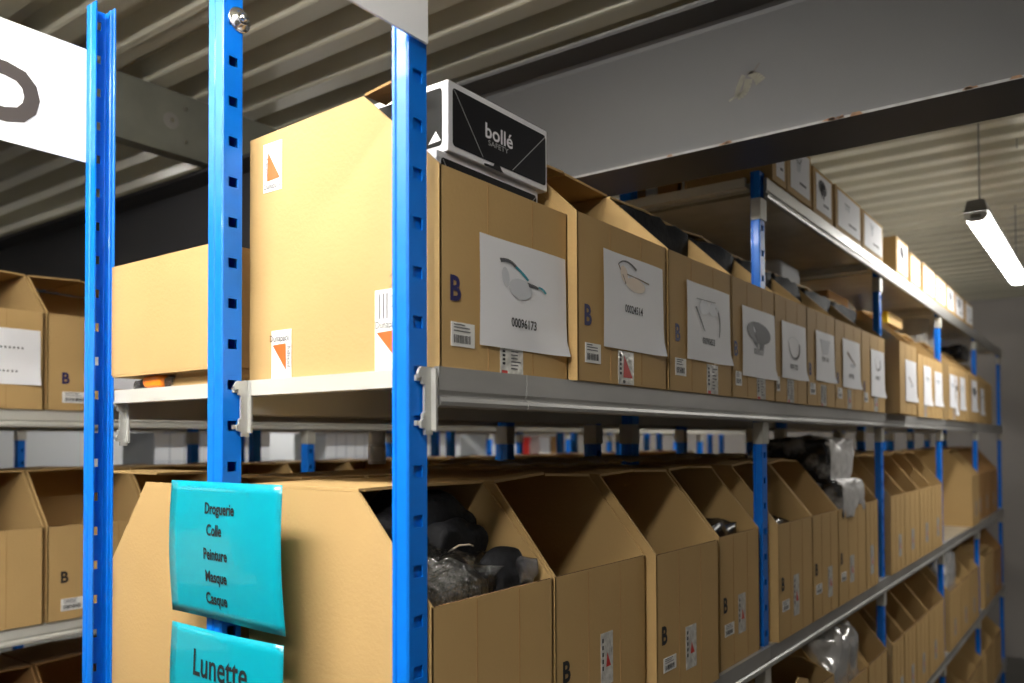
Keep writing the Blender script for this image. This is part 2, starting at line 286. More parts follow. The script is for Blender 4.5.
# ------------------------------------------------------------------ racks
PITCH, PH = .0701, .518
_pm = {}
def post_mesh(z0, z1, detail, D=-.041, closed=0):
    key = (round(z0, 3), round(z1, 3), detail, D, closed)
    if key in _pm: return _pm[key]
    b = MB(); W = .0210; t = .0022; sw, shh = .0092, .0085
    # outer skin of the C profile as strips in plan; slotted front face at x=0
    def strip(pl, flip=False):
        for (xa, ya), (xb, yb) in zip(pl, pl[1:]):
            q = [(xa, ya, z0), (xb, yb, z0), (xb, yb, z1), (xa, ya, z1)]; b.face(q, 'blue_paint')
    out_l = [(-.001, -W + .0025), (-.004, -W), (-.017, -W), (-.019, -W + .0022), (-.024, -W + .0022), (-.026, -W), (D, -W), (D, -W + .0025)]
    in_l = [(x + (-.002 if i == 0 else (0 if 0 < i < 6 else (.0022 if i >= 6 else 0))), y + t * (1 if i < 6 else .8)) for i, (x, y) in enumerate(out_l)]
    for sgn in (1, -1):
        o2 = [(x, y * sgn) for x, y in out_l]; i2 = [(x, y * sgn) for x, y in in_l]
        strip(o2); strip(i2)
        strip([o2[-1], i2[-1]])
        for zz in (z0, z1):
            for a in range(len(o2) - 1): b.face([(*o2[a], zz), (*o2[a + 1], zz), (*i2[a + 1], zz), (*i2[a], zz)], 'blue_paint')
    yl, yr = -W + .0025, W - .0025
    for x in (-.001, -.001 - t):
        if not detail: b.face([(x, yl, z0), (x, yr, z0), (x, yr, z1), (x, yl, z1)], 'blue_paint'); continue
        b.face([(x, yl, z0), (x, -sw, z0), (x, -sw, z1), (x, yl, z1)], 'blue_paint'); b.face([(x, sw, z0), (x, yr, z0), (x, yr, z1), (x, sw, z1)], 'blue_paint')
        k0 = math.ceil((z0 - PH + .02) / PITCH); prev = z0
        while PH + k0 * PITCH + shh < z1:
            zc = PH + k0 * PITCH; b.face([(x, -sw, prev), (x, sw, prev), (x, sw, zc - shh), (x, -sw, zc - shh)], 'blue_paint')
            if x > -.002:
                x2 = x - t; c = [(-sw, zc - shh), (sw, zc - shh), (sw, zc + shh), (-sw, zc + shh)]
                for a in range(4): (ya, za), (yb, zb) = c[a], c[(a + 1) % 4]; b.face([(x, ya, za), (x, yb, zb), (x2, yb, zb), (x2, ya, za)], 'blue_paint')
            prev = zc + shh; k0 += 1
        b.face([(x, -sw, prev), (x, sw, prev), (x, sw, z1), (x, -sw, z1)], 'blue_paint')
    if closed: xx = D + .001 if closed == 1 else -.0055; b.face([(xx, -W + .002, z0), (xx, W - .002, z0), (xx, W - .002, z1), (xx, -W + .002, z1)], 'blue_paint')
    bm = bmesh.new(); me = b.mesh('post'); bm.from_mesh(me); bmesh.ops.remove_doubles(bm, verts=bm.verts[:], dist=1e-5); bmesh.ops.recalc_face_normals(bm, faces=bm.faces[:]); bm.to_mesh(me); bm.free()
    _pm[key] = me; return me
def post(rack, x, y, z0, z1, face=1, detail=True, D=-.041, closed=1):
    o = link('post', post_mesh(z0, z1, detail, D, closed), rack, (x, y, 0)); o.rotation_euler = (0, 0, 0 if face > 0 else math.pi); return o
def connector(p_rack, x, y, z, face, dp=.042):
    q = MB(); f = face; a, e = sorted((x - f * dp, x + f * .0035)); q.box(a, e, y - .0225, y + .0225, z - .118, z - .0585, 'cream_paint'); q.box(a + .001, e - .001, y - .0235, y + .0235, z - .112, z - .064, 'cream_paint'); q.build('beam_connector', p_rack)
BPROF = [(0, 0), (.010, 0), (.010, -.034), (.0065, -.038), (.0065, -.041), (.012, -.044), (.0135, -.050), (.012, -.056), (.008, -.058), (0, -.058)]
def beam_along(rack, x, y0, y1, z, face, mt='galvanised_steel', name='shelf_beam', out=0.):
    q = MB(); q.prism([(u + out * (u > 0), v) for u, v in BPROF], lambda u, v, t: (x + face * (u - .0), t, z + v), y0, y1, mt); return q.build(name, rack)
def deck(rack, x0, x1, y0, y1, z, n=4):
    L = (y1 - y0) / n
    for i in range(n):
        q = MB(); a, e = y0 + i * L + .001, y0 + (i + 1) * L - .001; q.box(x0, x1, a, e, z - .003, z, 'shelf_deck')
        for yy in ([a] if i == 0 else []) + ([e - .012] if i == n - 1 else []): q.box(x0 + .01, x1 - .01, yy, yy + .012, z - .026, z - .0031, 'shelf_deck')
        q.build('shelf_panel', rack)
def side_rail(rack, x0, x1, y, z, mt='cream_paint', h=.027, t=.010):
    q = MB(); q.box(x0, x1, y - t, y, z - h, z - .0005, mt); q.box(x0, x1, y, y + .02, z - h, z - h + .003, mt); q.build('side_rail', rack)
def clip_plate(rack, x, y, z, f=1):
    # toothed end plate of a beam hooked into the post slots, standing proud of the slotted face
    q = MB(); P = [(.004, 0), (.027, 0), (.027, -.096), (.012, -.096), (.012, -.088), (.004, -.086), (.002, -.078), (.007, -.074), (.007, -.066), (.011, -.064), (.011, -.026), (.006, -.024), (.006, -.014), (.000, -.016), (-.003, -.010), (.0, -.004)]
    q.prism(P, lambda u, v, t: (x + f * t, y + u, z + v), .003, .0075, 'grey_zinc'); q.box(min(x + f * .003, x + f * .016), max(x + f * .003, x + f * .016), y + .024, y + .028, z - .09, z - .002, 'grey_zinc'); o = q.build('beam_clip', rack)
    h = MB(); h.box(min(x - f * .0015, x + f * .003), max(x - f * .0015, x + f * .003), y - .002, y + .006, z - .02, z - .012, 'grey_zinc'); h.build('hook', o); h = MB(); h.box(min(x - f * .0015, x + f * .003), max(x - f * .0015, x + f * .003), y - .002, y + .006, z - .083, z - .076, 'grey_zinc'); h.build('hook', o)
BAY = 1.3984
HU, HM, HL, H3, H4 = .728, .1065, -.5646, -1.174, -1.784
XM, XM2, XL = -.440, -.530, -.915
rack = thing('shelving_rack', (-.45, 0, FLOOR), 'blue and grey steel double-sided shelving rack full of boxes, nearest the viewer', 'rack')
RO = Vector((.45, 0, -FLOOR))
class Sub:  # parts are written in world coordinates, then shifted under the rack's base
    pass
def shift(root, off):
    for c in root.children: c.location = c.location + off
post(rack, -.001, 0, FLOOR, .76, D=-.031, closed=2); post(rack, XM + .006, 0, FLOOR, .92); post(rack, XL, .004, FLOOR, .90, -1, closed=0)
for k in range(1, 6):
    yk = k * BAY
    top = .745
    post(rack, 0, yk, FLOOR, top, D=-.024); post(rack, XM, yk, FLOOR, .80, -1); post(rack, XM2, yk, FLOOR, .80); post(rack, XL, yk, FLOOR, top, -1)
    for z in (HU, HM, HL, H3, H4):
        connector(rack, 0, yk, z, 1, .025); connector(rack, XL, yk, z, -1)
        if z in (HM, HL): connector(rack, XM2, yk, z, 1); connector(rack, XM, yk, z, -1)
for k in range(5):
    y0, y1 = k * BAY, (k + 1) * BAY
    for z in (HU, HM, HL, H3, H4):
        if z == HU and k == 0: continue
        ya = y0 + (.028 if k == 0 else .001); yb = y1 - .001
        if k == 0 and z == HM:
            beam_along(rack, .0025, ya, .245, z, 1, out=.0); beam_along(rack, .0025, .243, yb, z, 1, out=.0016)
        else: beam_along(rack, .0025, ya, yb, z, 1)
        beam_along(rack, XL - .0025, ya, yb, z, -1, 'cream_paint')
        beam_along(rack, XM + .006, y0 + .024, y1 - .024, z, -1, 'cream_paint'); beam_along(rack, XM2 - .006, y0 + .024, y1 - .024, z, 1, 'cream_paint')
        deck(rack, XM + .009, .002, y0 + (.037 if k == 0 else .022), y1 - .022, z); deck(rack, XL + .001, XM2 - .009, y0 + (.037 if k == 0 else .022), y1 - .022, z)
        side_rail(rack, XM + .003, -.036, y0 + .036 if k == 0 else y0 - .026, z); side_rail(rack, XL + .042, XM2 + (.04 if k == 0 else -.045), y0 + .036 if k == 0 else y0 - .026, z)
        if k: side_rail(rack, XM + .003, -.042, y0 + .036, z, 'purlin_steel')
for z in (HM, HL): clip_plate(rack, -.001, -.006, z - .002); clip_plate(rack, XM + .006, .001, z - .002)
q = MB()
clip_plate(rack, XL + .036, .026, HM - .018)
bo = MB(); bo.lathe((0, 0, 0), [(.022, 0), (.022, .002), (.020, .003), (.014, .005), (.012, .011), (.010, .012)], 'chrome', 20); bo.lathe((0, 0, .006), [(.007, 0), (.007, .012), (.004, .014)], 'chrome', 8)
o = bo.build('bolt', rack, (XM + .0055, .011, .735), True); o.rotation_euler = (0, math.pi / 2, 0)
shift(rack, RO)

def plain_rack(xf, xb, y0, nb, label, levels):
    r = thing('shelving_rack', (xf, y0, FLOOR), label, 'rack'); xm1, xm2 = (xf + xb) / 2 + .04, (xf + xb) / 2 - .04
    for k in range(nb + 1):
        yk = y0 + k * BAY
        for x, f in (((xf, 1), (xm1, -1), (xm2, 1), (xb, -1)) if nb > 5 else ((xf, 1), (xb, -1))):
            post(r, x, yk, FLOOR, .80, f, detail=(f > 0 and x == xf))
            if x in (xf, xb):
                for z in levels: connector(r, x, yk, z, f)
        if k == nb: break
        for z in levels:
            beam_along(r, xf + .0025, yk + .001, yk + BAY - .001, z, 1, 'cream_paint'); beam_along(r, xb - .0025, yk + .001, yk + BAY - .001, z, -1, 'cream_paint')
            deck(r, xm1 + .003, xf + .001, yk + .022, yk + BAY - .022, z, 2); deck(r, xb - .001, xm2 - .003, yk + .022, yk + BAY - .022, z, 2)
            side_rail(r, xm1 + .003, xf - .042, yk - .004 if k else yk + .003, z)
    shift(r, Vector((-xf, -y0, -FLOOR))); return r
X3, X3B = -2.06, -2.98
plain_rack(X3, X3B, .136 - BAY, 6, 'double-sided steel shelving rack across the left aisle, behind the nearest rack', (HM, -.590, -1.25))
X4, X4B = -4.06, -4.98
plain_rack(X4, X4B, -.2, 5, 'farthest steel shelving rack, glimpsed through the gap under the eye-level shelf', (.13, -.60, -1.25))

# ------------------------------------------------------------------ cardboard bins
T = .005
def glasses(p, kind, u, v, s):
    """small printed picture of safety eyewear on a sheet; u, v centre; s half width"""
    if kind == 'teal':
        p.ellipse(u - .15 * s, v - .35 * s, .50 * s, .42 * s, 'pale_lens_ink', rot=-.15); p.ellipse(u - .78 * s, v + .0 * s, .16 * s, .40 * s, 'pale_lens_ink', rot=.1)
        p.stroke(bez((u - 1. * s, v + .62 * s), (u - .6 * s, v + .78 * s), (u - .35 * s, v + .52 * s)), .16 * s, .12 * s, 'grey_ink'); p.stroke(bez((u - .35 * s, v + .52 * s), (u - .0 * s, v + .3 * s), (u + .18 * s, v + .08 * s)), .12 * s, .10 * s, 'teal_ink')
        p.stroke(bez((u + .1 * s, v - .12 * s), (u + .4 * s, v - .08 * s), (u + .62 * s, v - .16 * s)), .22 * s, .10 * s, 'grey_ink'); p.stroke(bez((u + .62 * s, v - .10 * s), (u + .85 * s, v - .10 * s), (u + .95 * s, v - .30 * s)), .08 * s, .10 * s, 'teal_ink')
    elif kind == 'tan':
        p.ellipse(u + .1 * s, v - .3 * s, .60 * s, .34 * s, 'tan_lens_ink', rot=-.1); p.ellipse(u - .6 * s, v + .1 * s, .22 * s, .4 * s, 'tan_lens_ink', rot=.2)
        p.stroke(bez((u - .95 * s, v + .5 * s), (u - .5 * s, v + 1. * s), (u + .15 * s, v + .45 * s)), .05 * s, .12 * s, 'grey_ink'); p.stroke([(u - .95 * s, v + .5 * s), (u - .75 * s, v + .15 * s), (u - .45 * s, v - .35 * s)], .06 * s, .06 * s, 'brown_ink')
        p.stroke(bez((u - .6 * s, v + .15 * s), (u + .1 * s, v + .1 * s), (u + .95 * s, v - .05 * s)), .06 * s, .07 * s, 'brown_ink'); p.stroke([(u - .5 * s, v), (u - .55 * s, v - .4 * s)], .05 * s, .04 * s, 'brown_ink')
    elif kind == 'legs':
        p.ellipse(u - .3 * s, v + .4 * s, .36 * s, .34 * s, 'pale_lens_ink'); p.ellipse(u + .36 * s, v + .42 * s, .34 * s, .34 * s, 'pale_lens_ink')
        p.stroke([(u - .95 * s, v + .35 * s), (u - .3 * s, v - .75 * s)], .13 * s, .06 * s, 'grey_ink'); p.stroke(bez((u + .55 * s, v + .6 * s), (u + .95 * s, v + .1 * s), (u + .8 * s, v - .9 * s)), .16 * s, .05 * s, 'grey_ink'); p.stroke([(u - .9 * s, v + .75 * s), (u + .5 * s, v + .8 * s)], .04 * s, .04 * s, 'grey_ink')
    elif kind == 'goggles':
        p.ellipse(u, v, 1.15 * s, .6 * s, 'grey_ink', rot=-.1); p.ellipse(u + .05 * s, v + .15 * s, .62 * s, .25 * s, 'pale_lens_ink', rot=-.1); p.poly([(u - .7 * s, v), (u - .1 * s, v - .2 * s), (u - .1 * s, v - .9 * s), (u - .5 * s, v - .6 * s)], 'black_ink'); p.poly([(u + .05 * s, v - .2 * s), (u + .6 * s, v - .2 * s), (u + .45 * s, v - .95 * s), (u + .1 * s, v - .9 * s)], 'grey_ink')
    elif kind == 'band':
        p.stroke(bez((u - .8 * s, v + .3 * s), (u - .5 * s, v - 1.1 * s), (u + .3 * s, v - .9 * s)), .06 * s, .2 * s, 'grey_ink'); p.stroke(bez((u + .3 * s, v - .9 * s), (u + .9 * s, v - .7 * s), (u + .7 * s, v + .2 * s)), .2 * s, .12 * s, 'black_ink'); p.stroke(bez((u - .8 * s, v + .3 * s), (u - .1 * s, v + 1. * s), (u + .7 * s, v + .2 * s)), .04 * s, .05 * s, 'pale_lens_ink')
    elif kind == 'mask':
        p.poly([(u - .8 * s, v + .5 * s), (u + .8 * s, v + .5 * s), (u + .4 * s, v - .6 * s), (u - .3 * s, v - .7 * s)], 'pale_lens_ink'); p.stroke([(u - .8 * s, v + .5 * s), (u - .2 * s, v + .05 * s), (u + .3 * s, v + .05 * s), (u + .8 * s, v + .5 * s)], .1 * s, .1 * s, 'grey_ink')
    elif kind == 'arm':
        p.stroke(bez((u - .8 * s, v + .5 * s), (u - .2 * s, v + .1 * s), (u + .8 * s, v - .5 * s)), .28 * s, .1 * s, 'brown_ink'); p.ellipse(u + .3 * s, v - .6 * s, .5 * s, .18 * s, 'pale_lens_ink')
    else:
        p.ellipse(u - .4 * s, v, .38 * s, .32 * s, 'pale_lens_ink'); p.ellipse(u + .42 * s, v - .03 * s, .38 * s, .32 * s, 'pale_lens_ink'); p.stroke([(u - .85 * s, v + .25 * s), (u + .85 * s, v + .22 * s)], .1 * s, .1 * s, 'grey_ink')
def marks(P, x, dy, dz):        # rows of unreadable small print as short dashes
    pass
def bin_box(y0, y1, xf, z, label, group, d=.42, h=.435, hf=.302, c=.141, rot=False, flap=True, letter=(.034, .118), sticker=(.025, .080, .034, .070), tape=(.145, .203, .0, .066), tape_ink=True,
            papers=(), flat=True, lift=None, name='cardboard_bin', hb=None, notch=0., mt='kraft_cardboard'):
    w_ = y1 - y0; hb = h if hb is None else hb
    t = thing(name, (xf, y1 if rot else y0, z), label, 'box', group, math.pi if rot else 0.)
    b = MB(); pl = lambda u, v, q: (u, q, v)
    P = [(-d, 0), (-.0, 0), (-.0, hf), (-c, h), (-d, hb)]
    b.prism(P, pl, 0, T, mt); b.prism(P, pl, w_ - T, w_, mt)
    b.box(-d, -d + T, T, w_ - T, 0, hb, mt); b.box(-d + T, -T - notch, T, w_ - T, 0, T, mt)
    b.build('body', t)
    f = MB(); f.box(-T, 0, T * .2, w_ - T * .2, .0005, hf, mt, 'corrugated_edge'); f.box(-.0, .0007, w_ * .33, w_ * .33 + .0008, .004, hf - .004, 'brown_cardboard'); f.box(-.0, .0007, w_ * .68, w_ * .68 + .0008, .004, hf - .004, 'brown_cardboard'); f.build('front_panel', t)
    if flap:
        a = lift if lift is not None else random.uniform(0, .012); m_ = w_ / 2 + random.uniform(-.01, .01)
        for (p0, p1, s) in ((.001, m_ - .002, 1), (m_ + .002, w_ - .001, -1)):
            q = MB(); e0, e1 = (0, a) if s > 0 else (a * .7, 0); k = len(q.v)
            vs = [(-c, p0, h + .0006 + e0), (-c, p1, h + .0006 + e1), (-d, p1, hb + .0006 + e1), (-d, p0, hb + .0006 + e0)]
            q.v = vs + [(x, yy, zz + T) for x, yy, zz in vs]; i = q.m(mt)
            for ff in ((3, 2, 1, 0), (4, 5, 6, 7), (0, 1, 5, 4), (1, 2, 6, 5), (2, 3, 7, 6), (3, 0, 4, 7)): q.f.append(ff); q.mi.append(i)
            q.build('top_flap', t)
    if letter:
        p = Print(lambda u, v: (.0012, u, v)); p.text('B', letter[0], letter[1], .052, 'black_ink' if h > .47 else 'navy_ink', .9, .0016); p.build('printed_letter', t)
    if sticker:
        u0, u1, v0, v1 = sticker; q = MB(); q.box(.0004, .0012, u0, u1, v0, v1, 'sticker_paper'); st = q.build('barcode_sticker', t); p = Print(lambda u, v: (.0018, u, v)); u = u0 + .1 * (u1 - u0); rr = random.Random(int(w_ * 1e4))
        while u < u0 + .82 * (u1 - u0): ww = rr.choice((.0008, .0014, .0022)); p.rect(u, u + ww, v0 + .14 * (v1 - v0), v0 + .48 * (v1 - v0), 'black_ink'); u += ww + rr.choice((.0008, .0015))
        for vv in (.62, .76, .88): p.rect(u0 + .1 * (u1 - u0), u0 + rr.uniform(.4, .85) * (u1 - u0), v0 + vv * (v1 - v0), v0 + (vv + .05) * (v1 - v0), 'grey_ink')
        p.build('barcode', st)
    if tape:
        u0, u1, v0, v1 = tape; q = MB(); q.box(.0003, .001, u0, u1, v0 + .001, v1, 'film_tape'); tp = q.build('tape_strip', t)
        if tape_ink:
            p = Print(lambda u, v: (.0016, u, v)); W = u1 - u0; H = v1 - v0
            if tape_ink == 2: p.poly([(u0 + .30 * W, v0 + .22 * H), (u0 + .9 * W, v0 + .22 * H), (u0 + .36 * W, v0 + .88 * H)], 'red_ink'); p.ellipse(u0 + .35 * W, v0 + .1 * H, .09 * W, .05 * H, 'grey_ink')
            elif tape_ink == 3: p.poly([(u0 + .40 * W, v0 + .35 * H), (u0 + .8 * W, v0 + .35 * H), (u0 + .5 * W, v0 + .62 * H)], 'red_ink')
            else:
                for r in range(7): p.rect(u0 + .45 * W, u0 + random.uniform(.6, .9) * W, v0 + (.18 + r * .11) * H, v0 + (.22 + r * .11) * H, 'grey_ink')
                p.rect(u0 + .05 * W, u0 + .3 * W, v0 + .02 * H, v0 + .12 * H, 'red_ink')
            for r in range(5): p.rect(u0 + .08 * W, u0 + .2 * W, v0 + (.3 + r * .13) * H, v0 + (.38 + r * .13) * H, 'black_ink')
            p.build('print', tp)
    for (u0, u1, v0, v1, kind, num, ps, pv, nv, tilt) in papers:
        q = MB(); n = 6; k = len(q.v); W, H = u1 - u0, v1 - v0
        def S_(u, v, off=0.): a, e = (u - u0) / W, (v - v0) / H; cu = .009 * max(0, a - .8) * 5 * max(0, .2 - e) * 5 + .0012 * math.sin(a * 7 + e * 3); return (.0030 + cu + off, u, v + tilt * (u - u0))
        for i in range(n + 1):
            for j in range(n + 1): q.v.append(S_(u0 + W * i / n, v0 + H * j / n))
        for i in range(n):
            for j in range(n): q.f.append((k + i * (n + 1) + j, k + (i + 1) * (n + 1) + j, k + (i + 1) * (n + 1) + j + 1, k + i * (n + 1) + j + 1)); q.mi.append(q.m('white_paper'))
        sh_ = q.build('label_sheet', t, smooth=True); p = Print(lambda u, v: S_(u, v, .0012))
        if kind == 'lines':
            for (vv, hw) in ((.64, .2), (.22, .17)):
                uu = u0 + W * .6 - hw * W
                while uu < u0 + W * .6 + hw * W: p.rect(uu, uu + .006, v0 + vv * H, v0 + vv * H + .006, 'grey_ink'); uu += .0125
        else: vc = v0 + H * pv; p.fn = lambda u, v: S_(u, vc + (v - vc) * .62, .0012); glasses(p, kind, u0 + W * .48, vc, ps * 1.08); p.fn = lambda u, v: S_(u, v, .0012)
        if num: p.text(num, u0 + W * .48, v0 + H * nv, .021, 'black_ink', .88, .0003)
        if p.v: p.build('print', sh_)
    return t
random.seed(11)
def P1(u0, u1, v0, v1, kind, num, ps=.05, pv=.66, nv=.2, tilt=0.): return (u0, u1, v0, v1, kind, num, ps, pv, nv, tilt)
G1 = 'cardboard bins with eyewear sheets on the eye-level shelf'
bin_box(.043, .390, 0.0, HM, 'large open cardboard bin with teal-armed glasses sheet 00096173, behind the front post', G1, flap=False, hb=.428, d=.446, c=.158, h=.436, hf=.298, tape=(.145, .207, 0, .05),
        papers=[P1(.090, .335, .041, .215, 'teal', '00096173', .060, .66, .25)])
bin_box(.389, .747, .02, HM, 'cardboard bin with tan-lens glasses sheet and red tape triangle, second along the eye-level shelf', G1, lift=.006, tape_ink=2, tape=(.146, .209, 0, .066),
        papers=[P1(.088, .336, .068, .252, 'tan', '00024514', .06, .78, .44)])
bin_box(.757, 1.110, .02, HM, 'cardboard bin with a sheet of clear glasses, both arms pointing down', G1, tape=(.2, .265, 0, .07), sticker=(.03, .085, .034, .072), papers=[P1(.087, .336, .074, .25, 'legs', '00090833', .07, .6, .27)], letter=(.042, .125))
bin_box(1.115, 1.427, .02, HM, 'cardboard bin with a sheet of dark goggles, under the second blue post', G1, notch=.075, tape=(.17, .235, 0, .066), sticker=(.02, .06, .03, .066), letter=(.022, .12), papers=[P1(.062, .307, .057, .237, 'goggles', '00095117', .07, .66, .38)])
bin_box(1.431, 1.720, .02, HM, 'cardboard bin with a sheet showing a dark curved band, right of the goggles bin', G1, notch=.075, letter=None, tape=(.10, .16, 0, .068), sticker=(.01, .035, .03, .07), papers=[P1(.050, .272, .07, .233, 'band', '00091020', .06, .6, .22)])
bin_box(1.724, 2.030, .02, HM, 'cardboard bin with a sheet showing a grey mask, fourth left of the third post', G1, letter=(.028, .11), tape=(.14, .2, 0, .07), papers=[P1(.083, .29, .08, .24, 'mask', '00091134', .06, .72, .45)])
bin_box(2.034, 2.390, .02, HM, 'cardboard bin with a sheet showing a single brown spectacle arm', G1, letter=(.028, .10), tape=(.15, .20, 0, .07), tape_ink=3, papers=[P1(.085, .318, .075, .245, 'arm', '00091502', .06, .62, .25)])
bin_box(2.394, 2.765, .02, HM, 'cardboard bin with a pale faint glasses sheet, directly left of the third blue post', G1, letter=(.03, .09), tape=(.18, .24, 0, .07), tape_ink=3, papers=[P1(.126, .347, .06, .243, 'band', '00091877', .05, .75, .4)])
bin_box(2.845, 3.20, .06, HM, 'pale cardboard bin sticking out past the third blue post', G1, tape=None, letter=None, sticker=None, papers=[P1(.10, .33, .055, .233, 'arm', None, .05, .5, .2)])
bin_box(3.45, 3.78, .02, HM, 'bin beside the pale protruding one, sheet with small spectacles', G1, letter=None, sticker=None, tape_ink=3, papers=[P1(.13, .325, .06, .255, 'x', None, .05, .66)])
bin_box(3.785, 4.12, .02, HM, 'bin with a tall white sheet, directly left of the fourth blue post', G1, letter=None, sticker=None, tape=None, papers=[P1(.087, .307, .065, .245, 'x', None, .05, .7)])
bin_box(4.25, 4.56, .03, HM, 'bin with a white sheet beside a black strip, first right of the fourth post', G1, letter=None, sticker=None, tape_ink=3, papers=[P1(.02, .20, .07, .255, 'x', None, .05, .66), P1(.22, .29, .03, .255, 'goggles', None, .03, .7)])
bin_box(4.57, 4.90, .03, HM, 'bin with a plain white sheet, second right of the fourth post', G1, letter=None, sticker=None, tape=None, papers=[P1(.06, .26, .065, .26, 'mask', None, .05, .66)])
bin_box(4.95, 5.40, .03, HM, 'bin with a bluish sheet, directly left of the fifth post', G1, letter=None, sticker=None, tape=None, papers=[P1(.15, .40, .068, .27, 'goggles', None, .06, .66)])
bin_box(5.66, 6.02, .0, HM, 'dim cardboard bin right of the fifth post on the eye-level shelf', G1, letter=None, sticker=None, tape=None, papers=[P1(.1, .3, .06, .25, 'x', None)])
bin_box(6.05, 6.42, .0, HM, 'last dim cardboard bin on the eye-level shelf, near the far wall', G1, letter=None, sticker=None, tape=None)

# stickers on the end face of the first bin and of the lower bins
def end_sticker(x0, x1, z0, z1, yf, kind, parent, off):
    q = MB(); q.box(x0, x1, yf - .0012, yf - .0004, z0, z1, 'sticker_paper'); s_ = q.build('brand_sticker', parent, off); p = Print(lambda u, v: (u, yf - .0018, v)); W, H = x1 - x0, z1 - z0
    if kind == 'down':
        hh = min(H, .085); zt = z0 + hh
        p.text('Dunapack', x0 + .42 * W, zt - .17 * hh, .0165, 'black_ink', .8); p.poly([(x0 + .06 * W, zt - .30 * hh), (x0 + .74 * W, zt - .28 * hh), (x0 + .76 * W, zt - .84 * hh)], 'orange_ink' if kind == 'down' else 'red_ink')
        p.text('packaging', x0 + .86 * W, zt - .56 * hh, .012, 'black_ink', .8, 0, math.pi / 2); p.stroke([(x0 + .1 * W, zt - .42 * hh), (x0 + .6 * W, zt - .92 * hh)], .0012, .0012, 'pale_lens_ink')
        if H > .1:
            for r in range(4): p.stroke(bez((x0 + .5 * W, z0 + hh + .01 + r * .016), (x0 + .65 * W, z0 + hh + .018 + r * .016), (x0 + .85 * W, z0 + hh + .012 + r * .017), 4), .0012, .0012, 'grey_ink')
            for r in range(3): p.rect(x0 + (.15 + .12 * r) * W, x0 + (.19 + .12 * r) * W, z1 - .045, z1 - .006, 'grey_ink')
    else:
        p.poly([(x0 + .22 * W, z0 + .22 * H), (x0 + .92 * W, z0 + .24 * H), (x0 + .28 * W, z0 + .82 * H)], 'orange_ink'); p.text('packaging', x0 + .16 * W, z0 + .52 * H, .010, 'grey_ink', .8, 0, math.pi / 2); p.text('Dunapack', x0 + .5 * W, z0 + .11 * H, .014, 'black_ink', .8)
    p.build('print', s_)
first = [o for o in COL.objects if o.get('label', '').startswith('large open cardboard bin')][0]
off1 = (0, -.043, -HM)
end_sticker(-.383, -.331, .107, .190, .043, 'down', first, off1); end_sticker(-.131, -.066, .107, .232, .043, 'down', first, off1); end_sticker(-.407, -.357, .433, .518, .043, 'up', first, off1)

# lower shelf
G2 = 'taller cardboard bins on the shelf below eye level'
LK = dict(h=.486, hf=.327, c=.132, letter=(.034, .155), sticker=(.03, .09, .079, .109), tape=(.14, .195, .06, .155), tape_ink=3)
def low(y0, y1, xf, label, **k):
    a = dict(LK); a.update(k); return bin_box(y0, y1, xf, HL, label, G2, **a)
low(.0245, .338, 0.0, 'open bin of black gloves and bagged goods, nearest on the lower shelf', tape=None, sticker=None, letter=None, lift=.002, c=.150)
low(.343, .682, 0.0, 'empty open bin with a black letter, second on the lower shelf', lift=.01, tape=(.155, .2, .1, .2), sticker=None)
low(.690, 1.016, .02, 'open bin with taped label strip, third on the lower shelf and set slightly forward', lift=.006)
low(1.062, 1.336, .003, 'open bin holding a little black plastic, left of the second blue post', lift=.004, tape=(.12, .17, .07, .17))
low(1.440, 1.755, .02, 'open bin just right of the second blue post on the lower shelf', tape=(.13, .18, .05, .17))
low(1.760, 2.044, .02, 'open bin left of the plastic-wrapped packs on the lower shelf', tape=(.16, .21, .05, .15), lift=.01)
wrapbin = low(2.050, 2.420, .02, 'open bin with two plastic-wrapped packs stacked on its front', flap=False)
low(2.425, 2.612, .02, 'narrow open bin right of the plastic-wrapped packs', tape=(.06, .11, .05, .16), letter=None, sticker=None)
for i, (a, e) in enumerate(((2.840, 3.108), (3.112, 3.444), (3.450, 3.750), (3.756, 4.060))):
    low(a, e, .02, ['open bin holding white papers, first right of the third post on the lower shelf', 'second open bin right of the third post on the lower shelf', 'third open bin right of the third post on the lower shelf', 'open bin standing before the empty stretch of the lower shelf'][i], lift=.012, letter=None, sticker=None)
turned = low(5.16, 5.50, .02, 'open bin standing past the empty stretch of lower shelf, its sloping end in view', letter=None, sticker=None)
q = MB(); q.box(-.33, -.22, -.0014, -.0003, .03, .13, 'sticker_paper'); q.build('label_sheet', turned)
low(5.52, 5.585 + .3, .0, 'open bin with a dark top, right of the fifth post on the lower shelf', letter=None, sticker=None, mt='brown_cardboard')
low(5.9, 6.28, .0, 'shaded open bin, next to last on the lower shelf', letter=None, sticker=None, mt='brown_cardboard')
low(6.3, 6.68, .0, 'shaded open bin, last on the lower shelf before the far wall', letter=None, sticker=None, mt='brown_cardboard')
# third and fourth shelves
G3 = 'cardboard bins on the third shelf down'
def third(y0, y1, label='', **k):
    a = dict(LK); a.update(letter=None, sticker=None); a.update(k); return bin_box(y0, y1, a.pop('xf', .02), H3, label, G3, **a)
third(.75, 1.10, 'open bin on the third shelf, below the set-forward bin'); third(1.12, 1.36, 'narrow open bin on the third shelf, left of the second post')
torn = third(1.45, 1.98, 'wide bin with a torn raised flap, right of the second post on the third shelf', flap=False, hf=.40, h=.44, c=.10)
third(2.0, 2.42, 'bin stuffed with a silver foil bag on the third shelf', flap=False); third(2.44, 2.74, 'bin with a white sheet inside, left of the third post on the third shelf', lift=.01)
for i, (a, e) in enumerate(((2.84, 3.06), (3.07, 3.32), (3.33, 3.63), (3.64, 4.07))): third(a, e, ['first', 'second', 'third', 'fourth'][i] + ' open bin right of the third post on the third shelf down', lift=.012)
